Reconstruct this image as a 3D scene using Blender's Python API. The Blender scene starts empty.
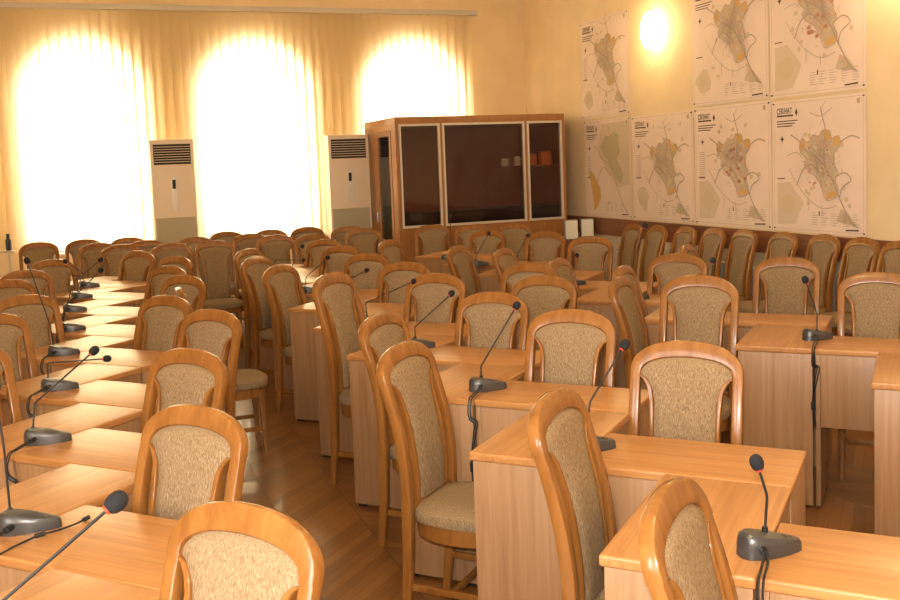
import bpy, bmesh, math, random
from mathutils import Vector, Matrix
random.seed(7)
SC = bpy.context.scene
COL = SC.collection
PI = math.pi
A = 0.8103                     # angle between the desk grid and the room's length
UA = -A                        # direction (room angle) of the desk grid's first axis
VA = PI/2 - A
L, D = 0.6192, 0.3508          # desk length and depth
WX, BY = 5.4, 11.7             # right wall, window wall
LX, NY, CZ = -2.7, -3.2, 4.1   # left wall, rear wall behind the camera, ceiling

# ------------------------------------------------------------------ materials
def newmat(name):
    m = bpy.data.materials.new(name); m.use_nodes = True
    nt = m.node_tree
    return m, nt, nt.nodes['Principled BSDF']
def plain(name, col, rough=.5, metal=0., emit=None, es=0., coat=0., spec=.5):
    m, nt, b = newmat(name)
    b.inputs['Base Color'].default_value = (*col, 1); b.inputs['Roughness'].default_value = rough
    b.inputs['Metallic'].default_value = metal; b.inputs['Coat Weight'].default_value = coat
    b.inputs['Specular IOR Level'].default_value = spec
    if emit: b.inputs['Emission Color'].default_value = (*emit, 1); b.inputs['Emission Strength'].default_value = es
    return m
def ramp(nt, cols):
    r = nt.nodes.new('ShaderNodeValToRGB'); e = r.color_ramp.elements
    e[0].position, e[0].color = cols[0][0], (*cols[0][1], 1); e[1].position, e[1].color = cols[-1][0], (*cols[-1][1], 1)
    for p, c in cols[1:-1]:
        x = e.new(p); x.color = (*c, 1)
    return r
def grain(name, cols, scale=(2, 40, 40), rough=.35, coat=0., dist=1.0, detail=5, bump=0., spec=.5):
    m, nt, b = newmat(name); N = nt.nodes.new; K = nt.links.new
    tc = N('ShaderNodeTexCoord'); mp = N('ShaderNodeMapping'); mp.inputs['Scale'].default_value = scale
    no = N('ShaderNodeTexNoise'); no.inputs['Scale'].default_value = 1; no.inputs['Detail'].default_value = detail
    no.inputs['Distortion'].default_value = dist; no.inputs['Roughness'].default_value = .62
    oi = N('ShaderNodeObjectInfo'); ad = N('ShaderNodeVectorMath'); ad.operation = 'MULTIPLY_ADD'
    ad.inputs[1].default_value = (7, 3, 5)
    K(oi.outputs['Location'], ad.inputs[0]); K(mp.outputs[0], ad.inputs[2]); K(tc.outputs['Object'], mp.inputs[0]); K(ad.outputs[0], no.inputs['Vector'])
    r = ramp(nt, cols); K(no.outputs[0], r.inputs[0]); K(r.outputs[0], b.inputs['Base Color'])
    b.inputs['Roughness'].default_value = rough; b.inputs['Coat Weight'].default_value = coat; b.inputs['Coat Roughness'].default_value = .12
    b.inputs['Specular IOR Level'].default_value = spec
    if bump:
        bp = N('ShaderNodeBump'); bp.inputs['Strength'].default_value = bump; bp.inputs['Distance'].default_value = .004
        K(no.outputs[0], bp.inputs['Height']); K(bp.outputs[0], b.inputs['Normal'])
    return m
M = {}
M['desk_top'] = grain('beech_laminate_top', [(.30, (.36, .158, .048)), (.5, (.45, .207, .066)), (.68, (.51, .255, .092))], (1.6, 46, 46), .34, .05, .6, spec=.4)
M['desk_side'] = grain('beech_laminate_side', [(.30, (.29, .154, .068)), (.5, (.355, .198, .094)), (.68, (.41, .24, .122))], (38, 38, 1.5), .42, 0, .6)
M['desk_edge'] = grain('beech_edge_band', [(.3, (.42, .19, .07)), (.7, (.52, .25, .10))], (3, 40, 40), .3, .2)
M['chair_wood'] = grain('lacquered_beech', [(.30, (.215, .083, .017)), (.5, (.275, .112, .025)), (.7, (.33, .143, .035))], (24, 24, 3), .26, .16, .5, spec=.32)
M['fabric'] = grain('flecked_beige_fabric', [(.30, (.165, .106, .052)), (.44, (.25, .168, .090)), (.56, (.315, .220, .126)), (.7, (.42, .302, .195))], (330, 330, 48), .95, 0, .2, 3, .3, .1)
M['booth'] = grain('booth_beech', [(.3, (.30, .118, .032)), (.7, (.40, .170, .052))], (30, 30, 2), .4, .1)
M['rail'] = grain('red_brown_wood', [(.3, (.19, .062, .022)), (.7, (.28, .10, .038))], (30, 2, 30), .4, .1)
M['white_trim'] = plain('pale_aluminium', (.62, .55, .46), .4, .1)
M['dark_in'] = plain('dark_brown_lining', (.24, .085, .05), .6)
M['black'] = plain('black_plastic', (.012, .012, .013), .4)
M['foam'] = plain('black_foam', (.010, .010, .012), .9)
M['mic'] = plain('dark_grey_metal_paint', (.085, .083, .085), .33, .55)
M['red'] = plain('red_light_ring', (.45, .04, .02), .4, 0, (1, .06, .02), .05)
M['steel'] = plain('steel', (.5, .5, .5), .3, 1)
M['ac'] = plain('aged_white_plastic', (.82, .71, .60), .45)
M['ac_dark'] = plain('dark_grille', (.03, .022, .018), .6)
M['ac_panel'] = plain('white_glossy_panel', (.85, .83, .82), .25)
M['white'] = plain('white_plastic', (.85, .82, .70), .5)
M['grey'] = plain('grey_paint', (.42, .40, .37), .5)
M['orange'] = plain('orange_plastic', (.55, .16, .04), .5)
M['paint'] = plain('white_gloss_paint', (.74, .66, .52), .4)
def wallmat(name, col):
    m, nt, b = newmat(name); N = nt.nodes.new; K = nt.links.new
    tc = N('ShaderNodeTexCoord'); no = N('ShaderNodeTexNoise'); no.inputs['Scale'].default_value = 3; no.inputs['Detail'].default_value = 6
    K(tc.outputs['Object'], no.inputs['Vector'])
    r = ramp(nt, [(.3, tuple(c*.95 for c in col)), (.7, tuple(min(1, c*1.04) for c in col))]); K(no.outputs[0], r.inputs[0]); K(r.outputs[0], b.inputs['Base Color'])
    b.inputs['Roughness'].default_value = .75
    n2 = N('ShaderNodeTexNoise'); n2.inputs['Scale'].default_value = 90; K(tc.outputs['Object'], n2.inputs['Vector'])
    bp = N('ShaderNodeBump'); bp.inputs['Strength'].default_value = .12; bp.inputs['Distance'].default_value = .004; K(n2.outputs[0], bp.inputs['Height']); K(bp.outputs[0], b.inputs['Normal'])
    return m
M['wall'] = wallmat('yellow_wall_paint', (.83, .64, .39))
M['wall_low'] = wallmat('cream_wall_paint', (.66, .56, .40))
M['ceiling'] = wallmat('white_ceiling_paint', (.80, .72, .56))
def glassmat(name, tint, ior=1.45):
    m = bpy.data.materials.new(name); m.use_nodes = True; nt = m.node_tree; nt.nodes.clear(); N = nt.nodes.new; K = nt.links.new
    o = N('ShaderNodeOutputMaterial'); mx = N('ShaderNodeMixShader'); f = N('ShaderNodeFresnel'); f.inputs[0].default_value = ior
    t = N('ShaderNodeBsdfTransparent'); t.inputs[0].default_value = (*tint, 1); g = N('ShaderNodeBsdfGlossy'); g.inputs['Roughness'].default_value = .02
    K(f.outputs[0], mx.inputs[0]); K(t.outputs[0], mx.inputs[1]); K(g.outputs[0], mx.inputs[2]); K(mx.outputs[0], o.inputs[0])
    return m
M['glass'] = glassmat('clear_glass', (.95, .96, .96))
M['booth_glass'] = glassmat('tinted_glass', (.85, .76, .72))
# blinds: cloth that lets daylight through
m = bpy.data.materials.new('cream_blind_cloth'); m.use_nodes = True; nt = m.node_tree; nt.nodes.clear(); N = nt.nodes.new; K = nt.links.new
o = N('ShaderNodeOutputMaterial'); mx = N('ShaderNodeMixShader'); mx.inputs[0].default_value = .45
df = N('ShaderNodeBsdfDiffuse'); df.inputs[0].default_value = (.84, .70, .46, 1); tr = N('ShaderNodeBsdfTranslucent'); tr.inputs[0].default_value = (.88, .74, .46, 1)
K(df.outputs[0], mx.inputs[1]); K(tr.outputs[0], mx.inputs[2]); K(mx.outputs[0], o.inputs[0]); M['blind'] = m
# parquet laid in zigzag bands
m, nt, b = newmat('zigzag_parquet'); N = nt.nodes.new; K = nt.links.new
def mth(op, a, c=None):
    n = N('ShaderNodeMath'); n.operation = op
    for i, v in enumerate((a, c)):
        if v is None: continue
        if isinstance(v, (int, float)): n.inputs[i].default_value = v
        else: K(v, n.inputs[i])
    return n.outputs[0]
tc = N('ShaderNodeTexCoord'); sp = N('ShaderNodeSeparateXYZ'); K(tc.outputs['Object'], sp.inputs[0])
bx_ = mth('DIVIDE', sp.outputs[0], .36); band = mth('FLOOR', bx_); fr = mth('SUBTRACT', bx_, band)
sg = mth('SUBTRACT', mth('MULTIPLY', mth('MODULO', mth('ADD', band, 100), 2), 2), 1)
yy = mth('ADD', sp.outputs[1], mth('MULTIPLY', mth('MULTIPLY', fr, sg), .36))
st = mth('DIVIDE', yy, .07); pid = mth('FLOOR', st); pf = mth('SUBTRACT', st, pid)
cb = N('ShaderNodeCombineXYZ'); K(band, cb.inputs[0]); K(pid, cb.inputs[1])
wn = N('ShaderNodeTexWhiteNoise'); K(cb.outputs[0], wn.inputs[0])
no = N('ShaderNodeTexNoise'); no.inputs['Scale'].default_value = 9; no.inputs['Detail'].default_value = 6; K(tc.outputs['Object'], no.inputs['Vector'])
mixv = mth('ADD', mth('MULTIPLY', wn.outputs[0], .55), mth('MULTIPLY', no.outputs[0], .5))
r = ramp(nt, [(.15, (.15, .056, .012)), (.5, (.225, .088, .020)), (.9, (.31, .132, .034))]); K(mixv, r.inputs[0])
gap = mth('MINIMUM', mth('GREATER_THAN', pf, .04), mth('GREATER_THAN', fr, .012))
mc = N('ShaderNodeMix'); mc.data_type = 'RGBA'; mc.inputs['A'].default_value = (.09, .036, .012, 1); K(gap, mc.inputs['Factor']); K(r.outputs[0], mc.inputs['B']); K(mc.outputs['Result'], b.inputs['Base Color'])
b.inputs['Roughness'].default_value = .32; b.inputs['Coat Weight'].default_value = .15; M['floor'] = m

# ------------------------------------------------------------------ mesh helpers
def link(name, bm, mat, parent=None, smooth=False, loc=None, rotz=None):
    me = bpy.data.meshes.new(name); bmesh.ops.recalc_face_normals(bm, faces=bm.faces); bm.to_mesh(me); bm.free()
    for k in (mat if isinstance(mat, (list, tuple)) else [mat]): me.materials.append(k)
    if smooth:
        for p in me.polygons: p.use_smooth = True
        try: me.set_sharp_from_angle(angle=math.radians(38))
        except Exception: pass
    o = bpy.data.objects.new(name, me); COL.objects.link(o)
    if parent: o.parent = parent
    if loc: o.location = loc
    if rotz is not None: o.rotation_euler = (0, 0, rotz)
    return o
def box(bm, x0, x1, y0, y1, z0, z1, bev=0., seg=2, mi=0):
    r = bmesh.ops.create_cube(bm, size=1, matrix=Matrix.Translation(((x0+x1)/2, (y0+y1)/2, (z0+z1)/2)) @ Matrix.Diagonal((x1-x0, y1-y0, z1-z0, 1)))
    fs = {f for v in r['verts'] for f in v.link_faces}
    for f in fs: f.material_index = mi
    if bev:
        es = list({e for v in r['verts'] for e in v.link_edges})
        bmesh.ops.bevel(bm, geom=es, offset=bev, segments=seg, profile=.6, affect='EDGES')
def boxo(name, dims, mat, parent=None, bev=0., **k):
    bm = bmesh.new(); box(bm, *dims, bev=bev); return link(name, bm, mat, parent, smooth=bool(bev), **k)
def sweep(bm, pts, sec, cap=True):
    """pts: list of (pos, side axis, thick axis, half_side, half_thick); sec: unit outline"""
    rings = []
    for p, s, t, hs, ht in pts:
        rings.append([bm.verts.new(Vector(p) + Vector(s)*a*hs + Vector(t)*c*ht) for a, c in sec])
    n = len(sec)
    for r0, r1 in zip(rings, rings[1:]):
        for i in range(n): bm.faces.new((r0[i], r0[(i+1) % n], r1[(i+1) % n], r1[i]))
    if cap: bm.faces.new(rings[0][::-1]); bm.faces.new(rings[-1])
def rsec(k=.35, n=2):
    o = []
    for cx, cy, a0 in ((1-k, 1-k, 0), (-1+k, 1-k, 90), (-1+k, -1+k, 180), (1-k, -1+k, 270)):
        for i in range(n+1):
            a = math.radians(a0 + 90*i/n); o.append((cx + k*math.cos(a), cy + k*math.sin(a)))
    return o
RS = rsec(); CIRC = [(math.cos(2*PI*i/8), math.sin(2*PI*i/8)) for i in range(8)]
def tube(bm, path, r, n=8, rr=None):
    path = [Vector(p) for p in path]; out = []
    for i, p in enumerate(path):
        d = (path[min(i+1, len(path)-1)] - path[max(i-1, 0)]).normalized()
        s = d.cross(Vector((.31, .95, .07))).normalized(); t = d.cross(s).normalized()
        q = rr[i] if rr else r; out.append((p, s, t, q, q))
    sweep(bm, out, [(math.cos(2*PI*i/n), math.sin(2*PI*i/n)) for i in range(n)])
def smoothpath(pts, n=5):
    P = [Vector(p) for p in pts]; P = [P[0]*2-P[1]] + P + [P[-1]*2-P[-2]]; o = []
    for i in range(1, len(P)-2):
        for k in range(n):
            t = k/n; a, b_, c, d = P[i-1:i+3]
            o.append(.5*((2*b_) + (c-a)*t + (2*a-5*b_+4*c-d)*t*t + (3*b_-a-3*c+d)*t**3))
    o.append(P[-2]); return o
def thing(name, label, cat, loc=(0, 0, 0), rotz=0., group=None):
    o = bpy.data.objects.new(name, None); COL.objects.link(o); o.location = loc; o.rotation_euler = (0, 0, rotz); o.empty_display_size = .1
    o['label'] = label; o['category'] = cat
    if group: o['group'] = group
    return o
def tag(o, label, cat, group=None):
    o['label'] = label; o['category'] = cat
    if group: o['group'] = group
    return o
def struct(o): o['kind'] = 'structure'; return o
def dup(root, loc, rotz, label, group, zs=1., ys=1.):
    r = root.copy(); COL.objects.link(r); r.location = loc; r.rotation_euler = (0, 0, rotz); r['label'] = label; r.scale = (1, ys, zs)
    if group: r['group'] = group
    for ch in list(root.children):
        c = ch.copy(); COL.objects.link(c); c.parent = r
        for g in list(ch.children):
            d = g.copy(); COL.objects.link(d); d.parent = c
    return r

# ------------------------------------------------------------------ room
bm = bmesh.new(); box(bm, LX-.4, WX+.4, NY-.4, BY+.4, -.2, 0); struct(link('floor', bm, M['floor']))
bm = bmesh.new(); box(bm, LX-.4, WX+.4, NY-.4, BY+.4, CZ, CZ+.2); struct(link('ceiling', bm, M['ceiling']))
def arch_wall(name, length, height, wins, thick, mat):
    """wall in local x (along), z (up), y 0..thick; wins: (x0,x1,z0,spring) round-headed, or spring=(z1,) square-headed"""
    bm = bmesh.new()
    def quad(pts):
        a = [bm.verts.new((x, 0, z)) for x, z in pts]; bm.faces.new(a)
    x = 0
    for x0, x1, z0, sp_ in wins:
        quad([(x, 0), (x0, 0), (x0, height), (x, height)])
        quad([(x0, 0), (x1, 0), (x1, z0), (x0, z0)])
        cx, r = (x0+x1)/2, (x1-x0)/2; n = 24
        if isinstance(sp_, tuple): top = [(x0, sp_[0]), (x1, sp_[0])]
        else: top = [(cx - r*math.cos(PI*i/n), sp_ + r*math.sin(PI*i/n)) for i in range(n+1)]
        for p, q in zip(top, top[1:]): quad([p, q, (q[0], height), (p[0], height)])
        out = [(x0, z0)] + top + [(x1, z0)]
        for p, q in zip(out, out[1:] + out[:1]):
            bm.faces.new([bm.verts.new((p[0], 0, p[1])), bm.verts.new((q[0], 0, q[1])), bm.verts.new((q[0], thick, q[1])), bm.verts.new((p[0], thick, p[1]))])
        x = x1
    quad([(x, 0), (length, 0), (length, height), (x, height)])
    for f in [f for f in bm.faces if all(abs(v.co.y) < 1e-6 for v in f.verts)]:
        bm.faces.new([bm.verts.new((v.co.x, thick, v.co.z)) for v in f.verts][::-1])
    bmesh.ops.remove_doubles(bm, verts=bm.verts, dist=1e-4)
    return struct(link(name, bm, mat))
XO = LX-.4
WIN = [(c-.615-XO, c+.615-XO, .83, 2.52) for c in (-1.93, -.055, 1.845, 3.80)]
w = arch_wall('wall_back', WX+.4-XO, CZ, WIN, .4, M['wall']); w.location = (XO, BY, 0)
WINL = [(.45, 1.75, .9, (3.1,)), (2.55, 3.85, .9, (3.1,))]
w = arch_wall('wall_left', BY-NY, CZ, WINL, .4, M['wall']); w.location = (LX, NY, 0); w.rotation_euler = (0, 0, PI/2)
bm = bmesh.new(); box(bm, WX, WX+.4, NY, BY, 0, CZ); struct(link('wall_right', bm, M['wall']))
bm = bmesh.new(); box(bm, LX-.4, WX+.4, NY-.4, NY, 0, CZ); struct(link('wall_near', bm, M['wall']))
def window(n, cx, face, width, z0, spring, arched, loc, rotz):
    bm = bmesh.new(); h = width/2; t = .06; y0, y1 = .2, .27
    box(bm, -h, h, y0, y1, z0, z0+t); box(bm, -h, -h+t, y0, y1, z0+t, spring); box(bm, h-t, h, y0, y1, z0+t, spring)
    box(bm, -.03, .03, y0, y1, z0+t, spring + (h-t if arched else -t)); box(bm, -h+t, h-t, y0, y1, spring-.08, spring)
    if arched:
        k = 20
        for i in range(k):
            a, c = PI*i/k, PI*(i+1)/k
            v = [bm.verts.new((R_*math.cos(q), yy_, spring + R_*math.sin(q))) for yy_ in (y0, y1) for q, R_ in ((a, h), (c, h), (c, h-t), (a, h-t))]
            bm.faces.new(v[:4]); bm.faces.new(v[4:][::-1])
            bm.faces.new((v[3], v[2], v[6], v[7])); bm.faces.new((v[0], v[4], v[5], v[1]))
    o = struct(link('window_%d' % n, bm, M['paint'], loc=loc, rotz=rotz))
    bm = bmesh.new(); y = .235
    pts = [(-h+.01, z0+.01), (h-.01, z0+.01)] + ([((h-.01)*math.cos(PI*i/20), spring + (h-.01)*math.sin(PI*i/20)) for i in range(21)] if arched else [(h-.01, spring), (-h+.01, spring)])
    bm.faces.new([bm.verts.new((a, y, c)) for a, c in pts]); link('window_pane', bm, M['glass'], o)
    bm = bmesh.new(); box(bm, -h, h, -.03, .2, z0-.04, z0, .008); link('window_sill', bm, M['paint'], o, True)
    return o
for i, c in enumerate((-1.93, -.055, 1.845, 3.80)):
    window(i+1, c, 'y', 1.23, .83, 2.52, True, (c, BY, 0), 0)
for i, c in enumerate((1.1, 3.2)):
    window(i+5, c, 'x', 1.3, .9, 3.1, False, (LX, NY+c, 0), PI/2)
struct(boxo('trim_1', (WX-.025, WX, NY, BY, .78, .97), M['rail']))
struct(boxo('trim_2', (WX-.012, WX, NY, BY, .1, .78), M['wall_low']))
struct(boxo('baseboard_right', (WX-.02, WX, NY, BY, 0, .1), M['rail']))
struct(boxo('baseboard_back', (LX, WX-.03, BY-.02, BY, 0, .1), M['rail']))
struct(boxo('baseboard_left', (LX, LX+.02, NY, BY-.03, 0, .1), M['rail']))

# vertical blinds
bl = thing('vertical_blinds', 'cream vertical blinds glowing with daylight across the arched windows', 'blinds', (0, BY-.13, 0))
boxo('head_rail', (LX+.05, 4.68, -.035, .035, 3.50, 3.56), M['white_trim'], bl)
def slat(ang):
    bm = bmesh.new(); w2 = .064; n = 4; z0, z1 = .86, 3.505; rows = [[], []]
    for k, z in enumerate((z0, z1)):
        for i in range(n+1):
            s = -1 + 2*i/n; rows[k].append(bm.verts.new((s*w2*math.cos(ang), s*w2*math.sin(ang) + .006*(1-s*s), z)))
    for i in range(n): bm.faces.new((rows[0][i], rows[0][i+1], rows[1][i+1], rows[1][i]))
    return link('slat', bm, M['blind'], bl, True)
x, i = LX+.12, 0
base = None
while x < 4.64:
    if base is None or i % 3 == 0: o = slat(math.radians(random.uniform(10, 17))); base = o
    else: o = base.copy(); COL.objects.link(o)
    o.location = (x, 0, 0); x += .108; i += 1

# ------------------------------------------------------------------ chair (faces local +x, scale of this room)
PX = [(0, -.180), (.2, -.156), (.44, -.146), (.55, -.143), (.70, -.162), (.85, -.203), (1.0, -.256), (1.1, -.295)]
def px(z):
    for (z0, x0), (z1, x1) in zip(PX, PX[1:]):
        if z <= z1: t = (z-z0)/(z1-z0); return x0 + (x1-x0)*t
    return PX[-1][1]
def pxs(z): return (px(z-.05)+px(z)*2+px(z+.05))/4 if z > .06 else px(z)
def slope(z): return Vector((pxs(z+.02)-pxs(z-.02), 0, .04)).normalized()
def build_chair(label, group):
    t = thing('conference_chair', label, 'chair', group=group)
    W, F = M['chair_wood'], M['fabric']
    for s in (-1, 1):
        bm = bmesh.new(); P = []
        for z in [0, .1, .2, .3, .38, .44, .5, .56, .62, .68, .74, .80, .85, .882]:
            d = slope(max(z, .03)); th = Vector((d.z, 0, -d.x)); wid = .014 + .0045*min(1, z/.5); yy = s*(.168 + .0085*min(1, z/.7))
            P.append(((pxs(z), yy, z), (0, 1, 0), th, wid, .0155 + .0045*math.sin(PI*min(1, z/.88))))
        sweep(bm, P, RS); link('back_post', bm, W, t, True)
        bm = bmesh.new(); P = []
        for y, z in smoothpath([(.152, .876, 0), (.140, .862, 0), (.122, .83, 0), (.114, .78, 0), (.112, .70, 0), (.111, .60, 0), (.110, .49, 0)], 3) and [(p.x, p.y) for p in smoothpath([(.158, .876, 0), (.142, .864, 0), (.124, .835, 0), (.116, .78, 0), (.113, .70, 0), (.112, .60, 0), (.111, .452, 0)], 3)]:
            d = slope(z); th = Vector((d.z, 0, -d.x)); P.append(((pxs(z), s*y, z), (0, 1, 0), th, .0085, .016))
        sweep(bm, P, RS); link('inner_rail', bm, W, t, True)
    # arched top rail
    bm = bmesh.new(); P = []; n = 22
    for i in range(n+1):
        a = PI*i/n; c, s_ = math.cos(a), math.sin(a)
        hw = .0185 + .0115*s_
        y = .1765*math.copysign(abs(c)**.92, c); z = .882 + (.118-.031)*abs(s_)**.80
        P.append([Vector((pxs(z), y, z)), hw])
    out = []
    for i, (p, hw) in enumerate(P):
        q = (P[min(i+1, n)][0] - P[max(i-1, 0)][0]).normalized()
        if i in (0, n): q = slope(.882) * (1 if i == 0 else -1)
        th = Vector((slope(p.z).z, 0, -slope(p.z).x)); sd = q.cross(th).normalized(); out.append((p, sd, th, hw, .0180))
    sweep(bm, out, RS); link('top_rail', bm, W, t, True)
    # upholstered back
    def zt(y): c = min(1, abs(y)/.164); return .882 + (.118-.058)*max(0, 1-c**2.2)**.5
    bm = bmesh.new(); rows = 16; cols = 12; fr = []; bk = []
    for j in range(rows+1):
        v = j/rows; rf, rb = [], []
        for i in range(cols+1):
            s = -1 + 2*i/cols
            zz = .458 + (.882-.458)*min(1, v/.72) if v < .72 else None
            if v < .72:
                z = zz; hw = .106 + .054*max(0, (z-.79)/.092)**1.8 if z > .79 else .106
                y = s*hw
            else:
                y = s*.160; k = (v-.72)/.28; z = .882 + (zt(y)-.882)*k
            ed = (1-abs(s)**6)*min(1, (1-v)*9+.15)
            d = slope(z); th = Vector((d.z, 0, -d.x)); p = Vector((pxs(z), y, z))
            rf.append(bm.verts.new(p + th*(.006+.016*ed))); rb.append(bm.verts.new(p - th*(.006+.010*ed)))
        fr.append(rf); bk.append(rb)
    for j in range(rows):
        for i in range(cols):
            bm.faces.new((fr[j][i], fr[j][i+1], fr[j+1][i+1], fr[j+1][i])); bm.faces.new((bk[j][i], bk[j+1][i], bk[j+1][i+1], bk[j][i+1]))
        for i in (0, cols): bm.faces.new((fr[j][i], fr[j+1][i], bk[j+1][i], bk[j][i]))
    for i in range(cols):
        for j in (0, rows): bm.faces.new((fr[j][i], fr[j][i+1], bk[j][i+1], bk[j][i]))
    link('backrest', bm, F, t, True)
    boxo('back_crossbar', (pxs(.47)-.014, pxs(.47)+.014, -.150, .150, .425, .455), W, t, .004)
    # seat and apron: outline by angle
    def outl(a, g=0):
        c, s = math.cos(a), math.sin(a); p = 3.2
        r = (abs(c)**p + abs(s)**p)**(-1/p); x = .022 + (.186+g)*r*c; k = (x+.15)/.36
        y = (.182 + .016*max(0, min(1, k)) + g)*r*s
        return x + .012*math.cos(y/.19*1.5)*(1 if c > 0 else 0), y
    bm = bmesh.new(); n = 40; R = []
    for g, z in ((-.012, .392), (.004, .396), (.008, .415), (.003, .432), (-.015, .444), (-.05, .452), (-.10, .456)):
        R.append([bm.verts.new((*outl(2*PI*i/n, g), z)) for i in range(n)])
    for r0, r1 in zip(R, R[1:]):
        for i in range(n): bm.faces.new((r0[i], r0[(i+1) % n], r1[(i+1) % n], r1[i]))
    bm.faces.new(R[0][::-1]); bm.faces.new(R[-1]); link('seat', bm, F, t, True)
    bm = bmesh.new(); R = []
    for g, up in ((-.030, 0), (-.006, 0), (-.006, 1), (-.030, 1)):
        ring = []
        for i in range(n):
            x, y = outl(2*PI*i/n, g); zlo = .345 - .012*math.sin(PI*max(0, min(1, (x+.16)/.36)))
            ring.append(bm.verts.new((x, y, .3915 if up else zlo)))
        R.append(ring)
    for r0, r1 in zip(R, R[1:] + R[:1]):
        for i in range(n): bm.faces.new((r0[i], r0[(i+1) % n], r1[(i+1) % n], r1[i]))
    link('seat_frame', bm, W, t, True)
    for s in (-1, 1):
        bm = bmesh.new()
        sweep(bm, [((.178, s*.150, 0), (0, 1, 0), (1, 0, 0), .0125, .0125), ((.172, s*.150, .2), (0, 1, 0), (1, 0, 0), .015, .015), ((.165, s*.150, .38), (0, 1, 0), (1, 0, 0), .0175, .0175)], RS); link('front_leg', bm, W, t, True)
        boxo('side_stretcher', (-.15, .165, s*.157-.008, s*.157+.008, .135, .16), W, t, .003)
    boxo('cross_stretcher', (.0, .018, -.150, .150, .137, .158), W, t, .003)
    return t

# ------------------------------------------------------------------ desks in three stepped chains
def room(u, v): return u*math.cos(A)+v*math.sin(A), -u*math.sin(A)+v*math.cos(A)
def build_desk(label, group):
    t = thing('conference_desk', label, 'desk', group=group); S = M['desk_side']; h, d = L/2-.0015, D/2-.0015
    bm = bmesh.new(); box(bm, -h, h, -d, d, .722, .75, .007, 3); link('desk_top', bm, M['desk_top'], t, True)
    for s in (-1, 1):
        e = boxo('end_panel', (min(s*(h-.004), s*(h-.024)), max(s*(h-.004), s*(h-.024)), -d+.006, d-.012, .012, .722), S, t, .0015)
        for q in (-1, 1): boxo('foot_pad', (s*(h-.014)-.01, s*(h-.014)+.01, q*(d-.05)-.02, q*(d-.05)+.02, 0, .012), M['black'], e)
    boxo('modesty_panel', (-h+.025, h-.025, -d+.006, -d+.022, .385, .722), S, t, .0015)
    return t
ORD = ['nearest the camera', 'second from the camera', 'third from the camera', 'fourth from the camera', 'fifth from the camera', 'sixth from the camera', 'seventh from the camera', 'eighth from the camera', 'ninth from the camera', 'tenth from the camera', 'eleventh from the camera']
J0 = {'middle': (-.3304, 2.0632, -1, 8), 'left': (-2.7277, 2.1629, -2, 6), 'right': (-.4743, 4.629, -1, 6)}
proto = None
for nm, (ju, jv, k0, k1) in J0.items():
    for n, k in enumerate(range(k0, k1+1)):
        u, v = ju-k*L, jv+k*L; grp = 'desks of the %s stepped row' % nm
        for kind in ('end', 'cross'):
            if kind == 'end': c = room(u-D/2, v+L/2); rz = VA; lb = 'beech desk of the %s stepped row, short end towards the camera, %s' % (nm, ORD[n])
            else: c = room(u+L/2, v+D/2); rz = UA; lb = 'beech desk of the %s stepped row, long front towards the camera, %s' % (nm, ORD[n])
            if proto is None: proto = build_desk(lb, grp); proto.location = (*c, 0); proto.rotation_euler = (0, 0, rz)
            else: dup(proto, (*c, 0), rz, lb, grp)

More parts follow.
